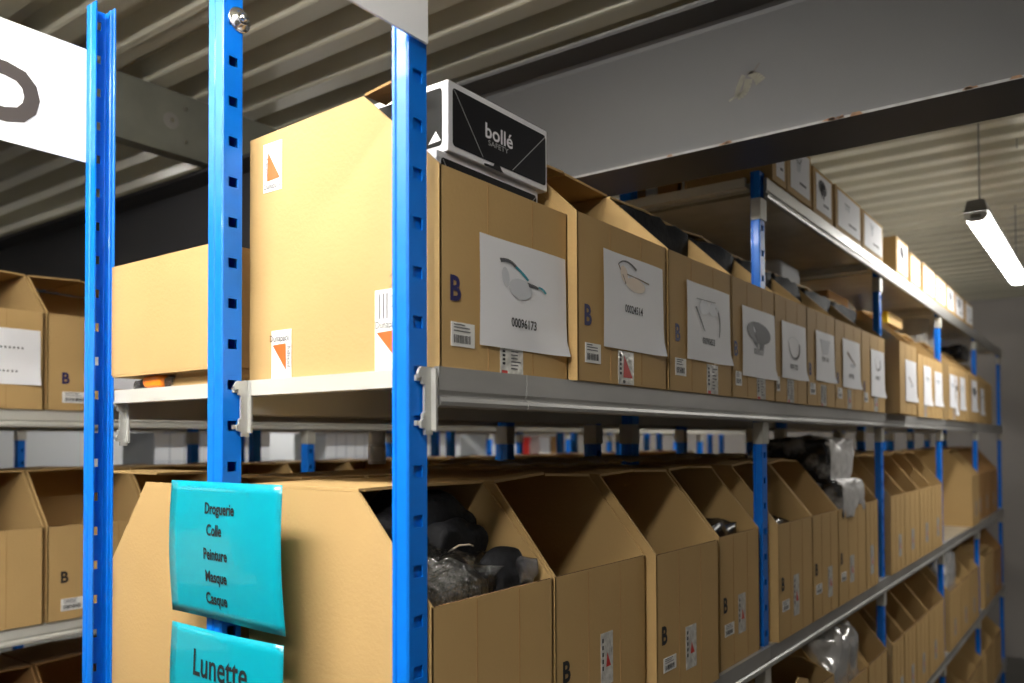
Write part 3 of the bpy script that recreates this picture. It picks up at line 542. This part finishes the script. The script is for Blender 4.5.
for i, (a, e) in enumerate(((4.26, 4.64), (4.66, 5.0), (5.02, 5.40))): third(a, e, flap=i > 0, label=['open bin stuffed with a foil bag, right of the fourth post, third shelf', 'second open bin right of the fourth post on the third shelf', 'open bin left of the fifth post on the third shelf'][i])
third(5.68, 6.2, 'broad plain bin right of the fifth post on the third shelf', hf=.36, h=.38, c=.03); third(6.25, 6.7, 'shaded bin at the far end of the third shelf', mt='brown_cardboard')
for i, (a, e) in enumerate(((2.9, 3.3), (3.35, 3.75), (3.8, 4.1), (4.3, 4.7), (4.75, 5.2), (5.25, 5.55), (5.7, 6.1), (6.15, 6.6))):
    bin_box(a, e, .02, H4, '%s open bin from the third post on the lowest shelf' % ('first second third fourth fifth sixth seventh eighth'.split()[i]), 'cardboard bins on the lowest shelf', h=.44, hf=.30, letter=None, sticker=None, tape=None)

# back row: bins of the rack's other side, facing the left aisle
for i in range(14):
    y = .0245 + i * .345 + (0.06 if i > 3 else 0) + (.05 if i > 7 else 0)
    o = low(y, y + .335, XL + .042, ('bin with a red triangle sticker on its end, behind the cyan signs' if i == 0 else '%s bin from the near end in the lower row facing the left aisle' % ('second third fourth fifth sixth seventh eighth ninth tenth eleventh twelfth thirteenth fourteenth'.split()[i - 1])), rot=True, sticker=None, tape=None, d=.384, lift=.003, c=.124, letter=(.03, .155) if i < 3 else None)
    if i == 0:
        end_sticker(-.850 - XL - .042, -.789 - XL - .042, -.475 - HL, -.362 - HL, 0, 'down', o, (0, 0, 0)); s_ = o.children[-1]
        s_.rotation_euler = (0, 0, math.pi); s_.location = (0, o.location.y - .0245, 0)
        # the first sticker print is red rather than orange
        for cc in s_.children: cc.data.materials[cc.data.materials.find('orange_ink')] = M['red_ink']
for i in range(1, 12):
    y = .06 + i * .36 + (.08 if i > 3 else 0) + (.06 if i > 7 else 0)
    bin_box(y, y + .35, XL + .045, HM, '%s bin from the near end in the upper row facing the left aisle' % ('first second third fourth fifth sixth seventh eighth ninth tenth eleventh'.split()[i - 1]), 'bins of the row facing the left aisle at eye level', rot=True, d=.40, sticker=None, tape=None, letter=None, lift=.004)

# end of the back row: a shallow carton standing on folded card with an orange pack squeezed under it
fc = thing('folded_cardboard', (-.69, .2, HM), 'flattened brown cardboard lying under the shallow carton, left of the middle post', 'cardboard')
for i, (za, zb_) in enumerate(((.0003, .0085), (.0088, .0170), (.0173, .0250))):
    e = .003 * i; q = MB(); q.prism([(-.690 + e, .040 + e), (-.500, .040 + e), (-.500, .40), (-.87, .40), (-.87, .088 + e), (-.690 + e, .088 + e)], lambda u, v, t: (u + .69, v - .2, t), za, zb_, 'kraft_cardboard'); q.build('card_layer', fc)

b0 = thing('shallow_carton', (-.875, .02, HM + .030), 'shallow tan carton with bagged goods poking out, between the two left posts', 'carton')
bb = MB(); W, D_, H_ = .365, .36, .223
bb.box(0, W, 0, T, 0, H_, 'kraft_cardboard'); bb.box(0, W, D_ - T, D_, 0, H_, 'kraft_cardboard'); bb.box(0, T, T, D_ - T, 0, H_, 'kraft_cardboard'); bb.box(W - T, W, T, D_ - T, 0, H_, 'kraft_cardboard'); bb.box(T, W - T, T, D_ - T, 0, T, 'kraft_cardboard')
bb.build('body', b0)
fl_ = MB(); fl_.box(T, W - T, .0, .09, -.0045, -.0005, 'kraft_cardboard'); fl_.build('bottom_flap', b0)
t = thing('orange_pack', (-.745, .056, HM + .0005), 'orange item in clear film squeezed under the shallow carton', 'package')
crumple('orange_item', (.075, .05, .0235), 3, .003, 'orange_plastic', t, (0, 0, 0), 30, 3, .5); crumple('film_tail', (.03, .045, .018), 5, .004, 'clear_film', t, (-.054, 0, 0), 30, 3, .4); crumple('film_tail', (.025, .04, .02), 6, .004, 'clear_film', t, (.052, 0, 0), 30, 3, .4)
for i, (x, yy, z, dims, mt, lb) in enumerate(((-.85, .13, .012, (.05, .12, .212), 'white_plastic', 'white bagged item poking out of the shallow carton by the left post'), (-.812, .16, .012, (.05, .14, .208), 'yellow_plastic', 'yellow and grey item beside the white bag in the shallow carton'), (-.70, .12, .012, (.05, .08, .245), 'clear_film', 'clear plastic bag sticking up from the middle of the shallow carton'), (-.58, .14, .012, (.10, .16, .205), 'silver_bag', 'silver bag corner showing above the shallow carton by the middle post'))):
    tag(crumple('bagged_item', dims, 20 + i, .012, mt, None, (x, yy, HM + .030 + .006), 12, 3, .3), lb, 'package')

# upper shelf boxes
G4 = 'small labelled boxes on the top shelf'
def ubox(y0, y1, xf, h, label, sheet_=True, d=.26, z=HU, x_end=None):
    t = thing('labelled_box', (xf, y0, z), label, 'box', G4); q = MB(); w_ = y1 - y0; q.box(-d, 0, 0, w_, 0, h, 'kraft_cardboard'); q.build('body', t)
    k = MB(); k.box(-d, -.0, w_ / 2 - .02, w_ / 2 + .02, h + .0002, h + .0009, 'film_tape'); k.build('tape_strip', t)
    if sheet_:
        a, e = .03, w_ - .02; s = MB(); s.box(.0004, .0012, a, e, .018, h - .012, 'white_paper'); s = s.build('label_sheet', t); p = Print(lambda u, v: (.002, u, v)); glasses(p, random.choice(('goggles', 'mask', 'x', 'goggles')), a + (e - a) * .4, h * .66, min(.04, (e - a) * .3)); p.rect(a + (e - a) * .45, a + (e - a) * .8, h * .28, h * .28 + .008, 'grey_ink'); p.build('print', s)
    return t
U = [(1.425, 1.545, .02, .15), (1.552, 1.785, .02, .160), (1.835, 2.055, .012, .150), (2.09, 2.44, .012, .155), (2.46, 2.795, .012, .152), (3.05, 3.30, .012, .165), (3.36, 3.60, .01, .15), (3.66, 3.99, .01, .155), (4.01, 4.33, .01, .15), (4.37, 4.62, .01, .15), (4.65, 5.0, .01, .15), (5.06, 5.38, .01, .15)]
UL = ['small box with half-hidden sheet at the near end of the top shelf', 'box with a dark goggles sheet, second on the top shelf, sticking out over the edge', 'third box on the top shelf, after the first gap', 'fourth box on the top shelf, with a wide sheet', 'box directly before the wide gap above the third post on the top shelf', 'box showing its dark side after the wide gap on the top shelf', 'second box after the wide gap on the top shelf', 'third box after the wide gap on the top shelf', 'fourth box after the wide gap on the top shelf', 'fifth box after the wide gap on the top shelf', 'sixth box after the wide gap on the top shelf', 'last box on the top shelf, nearest the far wall']
for (a, e, xf, h), lb in zip(U, UL): ubox(a, e, xf, h, lb)
for i, (x0, x1, h) in enumerate(((-.26, -.06, .13), (-.43, -.275, .125))):
    t = thing('brown_box', (x0, 1.44 if i else 1.44, HU), ['plain brown taped box lying deep on the top shelf behind the first labelled box', 'plain brown box farther left at the back of the top shelf'][i], 'box')
    if i == 0: x1 = -.25 + .0
    q = MB(); q.box(0, (x1 - x0) if i else .0, 0, .3, 0, h, 'brown_cardboard')
    if i == 0: q = MB(); t.location.x = -.263; q.box(0, .015, 0, .3, 0, h, 'brown_cardboard')
    q.build('body', t)
    k = MB(); k.box(.004, .012, -.0009, -.0002, 0.002, h, 'film_tape') if i == 0 else k.box(.05, .09, -.0009, -.0002, .002, h, 'film_tape'); k.build('tape_strip', t)

# ------------------------------------------------------------------ glasses cartons in the first bin
def carton(x, y, z, label, rz=0.):
    t = thing('glasses_carton', (x, y, z), label, 'carton', None, rz); w_, d, h = .272, .19, .1105
    q = MB(); q.box(-d, 0, 0, w_, 0, h, 'carton_white'); bd = q.build('body', t)
    bv = bd.modifiers.new('b', 'BEVEL'); bv.width = .002; bv.segments = 2
    def rrect(u0, u1, v0, v1, r): 
        o = []
        for cx, cy, a in ((u1 - r, v0 + r, -90), (u1 - r, v1 - r, 0), (u0 + r, v1 - r, 90), (u0 + r, v0 + r, 180)): o += [(cx + r * math.cos(math.radians(a + 30 * i)), cy + r * math.sin(math.radians(a + 30 * i))) for i in range(4)]
        return o
    p = Print(lambda u, v: (.0006, u, v)); p.poly(rrect(.010, w_ - .006, .010, h - .010, .006), 'carton_black'); fp = p.build('black_panel', t)
    p = Print(lambda u, v: (.0012, u, v)); p.stroke([(.014, h - .013), (.085, .012)], .0014, .0014, 'silver_line'); p.stroke([(w_ - .008, h - .013), (.165, .012)], .0014, .0014, 'silver_line')
    p.text('bollé', .128, .058, .034, 'carton_white', 1.15, .0006); p.text('SAFETY', .126, .040, .0125, 'silver_line', 1.35)
    p.poly([(.088, -.0), (.14, 0), (.135, .004), (.125, .016), (.118, .016), (.112, .005), (.088, .004)], 'carton_black'); p.build('print', fp)
    p = Print(lambda u, v: (-u, -.0006, v)); p.poly(rrect(.012, d - .01, .010, h - .010, .006)[::-1], 'carton_grey'); sp = p.build('grey_panel', t)
    p = Print(lambda u, v: (-u, -.0012, v)); p.rect(.045, .09, .045, .085, 'carton_white'); p.poly([(.014, .018), (.040, .016), (.024, .034)], 'carton_white'); p.rect(.05, .085, .068, .08, 'grey_ink'); p.build('print', sp)
    return t
zc = HM + T + .0006
carton(-.040, .075, zc, 'black and white glasses carton at the bottom of the pile in the first bin'); carton(-.040, .078, zc + .1111, 'second glasses carton from the bottom in the first bin'); carton(-.038, .080, zc + .2222, 'glasses carton half hidden directly under the top one'); carton(-.030, .098, zc + .3333, 'black and white glasses carton on top of the pile in the first bin')
b = MB(); b.tube([(-.33, .30, HM + T + .004), (-.34, .29, .35), (-.345, .285, .50), (-.335, .285, .575), (-.31, .285, .60), (-.27, .29, .595), (-.235, .30, .56), (-.23, .30, .45), (-.235, .30, HM + T + .004)], .004, 'wire_cream', 8)
tag(b.build('cable_loop', smooth=True), 'cream cable loop sticking up at the rear of the first bin', 'cable')
b = MB(); b.face([(0, 0, 0), (.058, 0, .006), (.05, .042, .010), (0, .046, 0)], 'brown_cardboard')
o = link('side_flap', b.mesh('side_flap'), first, (-.158, .004, .4375)); sm = o.modifiers.new('s', 'SOLIDIFY'); sm.thickness = .004; sm.offset = 1

# ------------------------------------------------------------------ goods in and on the boxes
zb = HL + T + .0006
t = thing('bagged_gloves', (-.235, .182, zb), 'clear bag of grey mesh gloves at the front of the nearest lower bin', 'package')
crumple('contents', (.34, .28, .16), 31, .02, 'black_fabric', t, (-.0, 0, 0), 7, 3, .15)
crumple('mesh_glove', (.15, .23, .26), 33, .016, 'grey_mesh_fabric', t, (.115, -.005, .085), 7, 4, .75); crumple('film_wrap', (.17, .255, .275), 35, .026, 'clear_film', t, (.113, -.01, .085), 13, 4, .6)
tag(crumple('black_glove', (.15, .27, .27), 37, .035, 'black_fabric', None, (-.20, .181, zb + .175), 8, 4, .8), 'black glove bundle heaped behind the bagged gloves in the nearest lower bin', 'glove')
t = thing('black_glove', (-.06, .272, zb + .162), 'black glove with silver print lying at the right front corner of the glove bin', 'glove'); g = crumple('glove_body', (.08, .10, .19), 39, .02, 'black_fabric', t, (0, 0, 0), 11, 4, .7)
crumple('cuff_label', (.018, .026, .012), 41, .003, 'silver_bag', t, (.012, .0, .176), 30, 2, .3)
crumple('film_scrap', (.05, .05, .04), 43, .008, 'clear_film', t, (.018, .02, .155), 30, 3, .5)
t = thing('black_glove', (-.13, .22, zb + .3), 'black glove with a yellow seam sticking up in the middle of the glove bin', 'glove'); crumple('glove_body', (.07, .13, .11), 45, .022, 'black_fabric', t, (-.005, .0, 0), 12, 4, .8)
q = MB(); q.tube([(.028, -.045, .075), (.034, -.02, .085), (.033, .01, .083), (.025, .035, .076)], .0016, 'tan_lens_ink', 6); q.build('seam', t, smooth=True)
tag(crumple('black_plastic_bag', (.26, .22, .335), 47, .03, 'pack_black', None, (-.17, 1.20, zb), 10, 4, .2), 'crumpled black plastic filling the bin left of the second post', 'bag')
tag(crumple('black_plastic_bag', (.26, .26, .31), 49, .03, 'pack_black', None, (-.17, 1.60, zb), 10, 3, .2), 'crumpled black plastic in the bin right of the second post', 'bag')
# plastic-wrapped packs
wf = lambda f: f.normal.x > .55
wf = lambda f: f.normal.x > .45 or (f.normal.z > .6 and f.calc_center_median().x > .05)
t = crumple('wrapped_pack', (.30, .33, .27), 51, .012, 'pack_black', None, (-.17, 2.235, zb), 9, 3, .1); tag(t, 'plastic-wrapped black stack filling the bin under the two white-ended packs', 'package')
o = crumple('wrapped_pack', (.27, .30, .125), 53, .022, 'pack_mottled', None, (-.11, 2.25, zb + .285), 10, 4, .3, ('pack_white', wf)); tag(o, 'lower black pack with a white end, in clear plastic, on the open bin', 'package')
o = crumple('wrapped_pack', (.29, .31, .15), 55, .024, 'pack_mottled', None, (-.16, 2.25, zb + .405), 10, 4, .3, ('pack_white', wf)); tag(o, 'upper black pack with a white end, topmost under the eye-level shelf', 'package')
# film lying on the closed lower bins
zt = HL + .489 + .0195
for i, (x, yy, dx, dy, lb) in enumerate(((-.40, .36, .26, .30, 'crumpled clear film lying on the second lower bin'), (-.40, .70, .25, .30, 'crumpled film lying on the set-forward lower bin'), (-.41, 1.06, .26, .27, 'crumpled film lying on the bin left of the second post'), (-.40, 1.46, .24, .27, 'crumpled film lying on the bin right of the second post'))):
    tag(sheet('plastic_film', 0, 0, dx, dy, 'clear_film', 60 + i, .012, None, (x, yy, zt)), lb, 'film')
# spray can between the bins under the eye-level shelf
t = thing('metal_can', (-.80, .70, HL + .489 + .0145), 'ribbed metal can standing on a closed bin in the gap under the shelf', 'can')
q = MB(); q.lathe((0, 0, 0), [(.022, 0), (.023, .002), (.023, .05), (.0215, .052), (.0215, .056), (.023, .058), (.023, .085), (.021, .088)], 'tin', 24); q.build('body', t, smooth=False)
q = MB(); q.lathe((0, 0, 0), [(.0234, .008), (.0234, .046)], 'sticker_paper', 24); q.build('paper_label', t)
# things on top of the eye-level bins
zt = HM + .435 + .0196
tag(crumple('grey_sack', (.16, .24, .085), 71, .01, 'grid_white', None, (-.25, 2.18, zt), 8, 3, .4), 'pale sack bulging above the bins right of the second post', 'bag')
t = thing('brown_box', (-.42, 2.62, zt), 'flat brown box lying on the bins left of the third post', 'box'); q = MB(); q.box(0, .26, 0, .30, 0, .05, 'brown_cardboard'); q.build('body', t); q = MB(); q.box(0, .26, .13, .17, .0502, .051, 'film_tape'); q.build('tape_strip', t)
tag(crumple('silver_pouch', (.12, .24, .05), 73, .012, 'silver_bag', None, (-.24, 3.02, zt), 12, 3, .3), 'silver pouch lying on the bin behind the third post', 'bag')
t = thing('yellow_box', (-.26, 3.40, zt), 'long yellowish box with a bright yellow end above the third post', 'box'); q = MB(); q.box(0, .16, .02, .33, 0, .055, 'kraft_cardboard'); q.build('body', t); q = MB(); q.box(.0, .16, 0, .02, 0, .056, 'yellow_plastic'); q.build('end_cap', t)
for i, yy in enumerate((4.68, 4.98)):
    t = thing('white_bucket', (-.24, yy + (.02 if i else 0), zt), ['white plastic bucket on the bins right of the fourth post', 'second white bucket, farther along the same bins'][i], 'bucket'); q = MB(); q.lathe((0, 0, 0), [(.085, 0), (.09, .005), (.10, .15)], 'white_plastic', 24); q.build('body', t); q = MB(); q.lathe((0, 0, .1505), [(.105, 0), (.105, .014), (.098, .018)], 'white_plastic', 24); q.build('lid', t)
tag(crumple('dark_bag', (.2, .36, .10), 75, .02, 'pack_black', None, (-.2, 5.86, zt), 10, 3, .3), 'dark bag heaped on the last bins of the eye-level shelf', 'bag')
for i, (a, e, lb) in enumerate(((.757, 1.110, 'two-legged glasses'), (1.115, 1.427, 'dark goggles'), (1.431, 1.720, 'dark curved band'), (1.724, 2.030, 'grey mask'), (2.034, 2.390, 'brown spectacle arm'), (2.394, 2.765, 'pale faint glasses'))):
    tag(crumple('shade_filler', (.30, e - a - .018, .415), 90 + i, .02, 'black_fabric', None, (-.235, (a + e) / 2, HM + T + .0006), 10, 3, .12), 'dark filler added for the shade inside the bin with the %s sheet' % lb, 'filler')  # black bulk added so the open bins look unlit inside
# lower goods
z3 = H3 + T + .0006
tag(crumple('silver_bag', (.28, .37, .50), 77, .05, 'silver_bag', None, (-.14, 2.21, z3), 9, 4, .6), 'shiny silver foil bag swelling out of a bin on the third shelf', 'bag')
t = thing('white_papers', (-.14, 2.475, z3), 'white paper bundle standing in the bin left of the third post on the third shelf', 'paper'); q = MB(); q.box(-.06, .06, 0, .21, 0, .36, 'white_paper'); q.build('stack', t)
t = thing('white_papers', (-.14, 2.87, zb), 'white paper bundle in the first bin right of the third post on the lower shelf', 'paper'); q = MB(); q.box(-.06, .06, 0, .2, 0, .35, 'white_paper'); q.build('stack', t)
q = MB(); q.prism([(-.005, .4), (-.25, .425), (-.25, .43), (-.005, .405)], lambda u, v, s_: (u, s_, v), .01, .26, 'kraft_cardboard'); q.prism([(0, 0), (.25, .0), (.23, .05), (.14, .075), (.11, .06), (.02, .045)], lambda u, v, s_: (-.004 + s_, .02 + u, .40 + v), 0, .004, 'kraft_cardboard'); q.build('torn_flap', torn)
for i, (yy, dz) in enumerate(((3.50, 0), (3.83, 0))):
    tag(crumple('silver_bag', (.22, .26, .12), 80 + i, .025, 'silver_bag', None, (-.23, yy - .01, H3 + .489 + .0196), 12, 4, .4), ['silver foil bag lying on the third bin right of the third post, third shelf', 'silver foil bag just left of the fourth post, on the third shelf bins'][i], 'bag')
tag(crumple('silver_bag', (.26, .36, .54), 84, .045, 'silver_bag', None, (-.13, 4.45, z3), 10, 4, .55), 'crumpled foil bag filling the bin right of the fourth post on the third shelf', 'bag')
tag(crumple('green_bag', (.2, .3, .09), 85, .02, 'green_plastic', None, (-.2, 5.9, H4 + .44 + .0196), 12, 3, .4), 'dull green bag on the lowest shelf bins near the far wall', 'bag')

# ------------------------------------------------------------------ rack across the left aisle
G5 = 'bins on the rack across the left aisle, eye level'
ORD = 'first second third fourth fifth sixth seventh eighth ninth tenth eleventh twelfth thirteenth fourteenth fifteenth sixteenth seventeenth eighteenth nineteenth twentieth'.split()
y = .417 - 4 * .366
for i in range(16):
    pap = [P1(.06, .345, .075, .255, 'lines', None)] if i < 8 else ()
    lb = {3: 'bin with a two-line white sheet at the left edge, across the left aisle', 4: 'bin with letter B and small sticker, just left of the left post, across the aisle'}.get(i, '%s bin from the near end, eye-level row across the left aisle' % ORD[i])
    a = y + i * .366
    pp = [P1(.06, .345, .078, .256, 'lines', None)] if i == 3 else ([P1(.145, .34, .078, .256, 'lines', None)] if i < 8 else ())
    bin_box(a, a + .358, X3 + .02, HM, lb, G5, h=.455, hf=.318, letter=(.06, .105) if i == 4 else None, sticker=(.05, .14, .025, .062) if i == 4 else None, tape=None, papers=pp, lift=.01)
G6 = 'bins on the rack across the left aisle, lower shelf'
z6 = -.590
y = .415 - 4 * .36
for i in range(19):
    a = y + i * .362
    lb = {3: 'open bin at the left edge on the lower shelf across the aisle', 4: 'open bin with letter and sticker, left of the left post, lower shelf across aisle'}.get(i, '%s bin from the near end, lower row across the left aisle' % ORD[i])
    bin_box(a, a + .352, X3 + .02, z6, lb, G6, h=.489, hf=.312, c=.15, letter=(.055, .14) if i == 4 else None, sticker=(.045, .125, .03, .07) if i == 4 else None, tape=None, lift=.006)
for i in range(8):
    a = y + i * .37
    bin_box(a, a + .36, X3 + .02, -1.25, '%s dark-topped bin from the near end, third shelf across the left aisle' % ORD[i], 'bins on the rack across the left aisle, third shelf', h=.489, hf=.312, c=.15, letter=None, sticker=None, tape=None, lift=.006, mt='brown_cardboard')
for i in range(9):
    a = y + 3.0 + i * .5
    bin_box(a, a + .46, X3B - .02, z6, '%s rear bin from the near end, across the left aisle' % ORD[i], 'rear bins of the rack across the left aisle', h=.43, hf=.30, letter=None, sticker=None, tape=None, rot=True, lift=.006)
# wrapped white blocks and odd goods on the farthest rack
for i, (yy, ww) in enumerate(((2.0, .42), (2.46, .42), (3.4, .8), (4.3, .7), (5.4, .5))):
    t = thing('white_carton', (X4 - .30, yy, -.60), '%s white grid-patterned carton from the left on the farthest rack' % ORD[i], 'carton', 'white cartons on the farthest rack')
    q = MB(); q.box(-.13, .25, 0, ww, 0, .66, 'grid_white'); q.build('body', t); g = MB(); n = int(ww / .10)
    for k in range(1, n): g.box(.2502, .2515, k * ww / n - .003, k * ww / n + .003, .01, .65, 'grid_line')
    for k in range(1, 7): g.box(.2502, .2512, .002, ww - .002, k * .095 - .002, k * .095 + .002, 'grid_line')
    g.build('strap_grid', t)
t = thing('red_tub', (X4 - .22, 6.15, -.60), 'red tub glimpsed through the gap under the shelf', 'tub'); q = MB(); q.lathe((0, 0, 0), [(.10, 0), (.12, .60), (.125, .61)], 'red_plastic', 20); q.build('body', t); q = MB(); q.lathe((0, 0, .6105), [(.128, 0), (.128, .02), (.11, .03)], 'red_plastic', 20); q.build('lid', t)
for i, (yy, mt, lb) in enumerate(((6.42, 'white_plastic', 'white carton right of the red tub on the farthest rack'), (6.65, 'brown_cardboard', 'brown carton right of the red tub on the farthest rack'))):
    if yy > 6.78: continue
    t = thing('tall_carton', (X4 - .3, yy - .06, -.60), lb, 'carton'); q = MB(); q.box(-.1, .2, 0, .2, 0, .64, mt); q.build('body', t); q = MB(); q.box(-.1, .2, .085, .115, .6402, .641, 'film_tape'); q.build('tape_strip', t)

# ------------------------------------------------------------------ signs
t = thing('aisle_sign', (XL - .005, -.60, .578), 'white aisle sign with a big letter D, on the left post', 'sign')
q = MB(); q.box(-.0045, -.0005, 0, .600, 0, .236, 'sign_card'); q.build('board', t)
p = Print(lambda u, v: (.0004, u, v)); p.text('D', .440, .090, .150, 'sign_ink', 1.0, .007); p.build('letter', t)
t = thing('aisle_sign', (.001, -.622, .567), 'blank white aisle sign on top of the front post', 'sign')
q = MB(); q.box(0, .004, 0, .636, 0, .236, 'sign_card'); q.build('board', t)
def blue_sign(x0, x1, z0, z1, yf, label, lines, bulge, seed):
    t = thing('laminated_sign', ((x0 + x1) / 2, yf, z0), label, 'sign'); W, H = x1 - x0, z1 - z0
    def Sf(u, v, off=0.): a = u / W; e = v / H; return (u - W / 2 - .006 * e + .010 * (1 - e) * a, -.010 * math.sin(math.pi * (1 - e)) * .6 - bulge * (1 - e) * (a - .3) ** 2 - off + .003 * math.sin(a * 5 + seed), v - .002 * (1 - e) * a)
    q = MB(); n = 14
    for i in range(n + 1):
        for j in range(n + 1): q.v.append(Sf(W * i / n, H * j / n))
    for i in range(n):
        for j in range(n): q.f.append((i * (n + 1) + j, (i + 1) * (n + 1) + j, (i + 1) * (n + 1) + j + 1, i * (n + 1) + j + 1)); q.mi.append(q.m('cyan_laminate'))
    o = q.build('sheet', t, smooth=True); sm = o.modifiers.new('s', 'SOLIDIFY'); sm.thickness = .0012; sm.offset = 0
    for (tx, u, v, sz) in lines: p = Print(lambda u, v: Sf(u, v, .0016)); p.text(tx, u - x0, v - z0, sz, 'black_ink', .80, .0007); p.build('lettering', t)
    return t
blue_sign(-.563, -.252, -.297, -.068, -.032, 'cyan laminated sign listing five words, hung on the middle post', [('Droguerie', -.413, -.113, .026), ('Colle', -.427, -.149, .026), ('Peinture', -.424, -.189, .026), ('Masque', -.424, -.226, .026), ('Casque', -.427, -.263, .026)], .012, 1)
blue_sign(-.563, -.254, -.545, -.318, -.030, 'cyan laminated sign reading Lunette, below the list sign', [('Lunette', -.413, -.378, .062)], .006, 2)
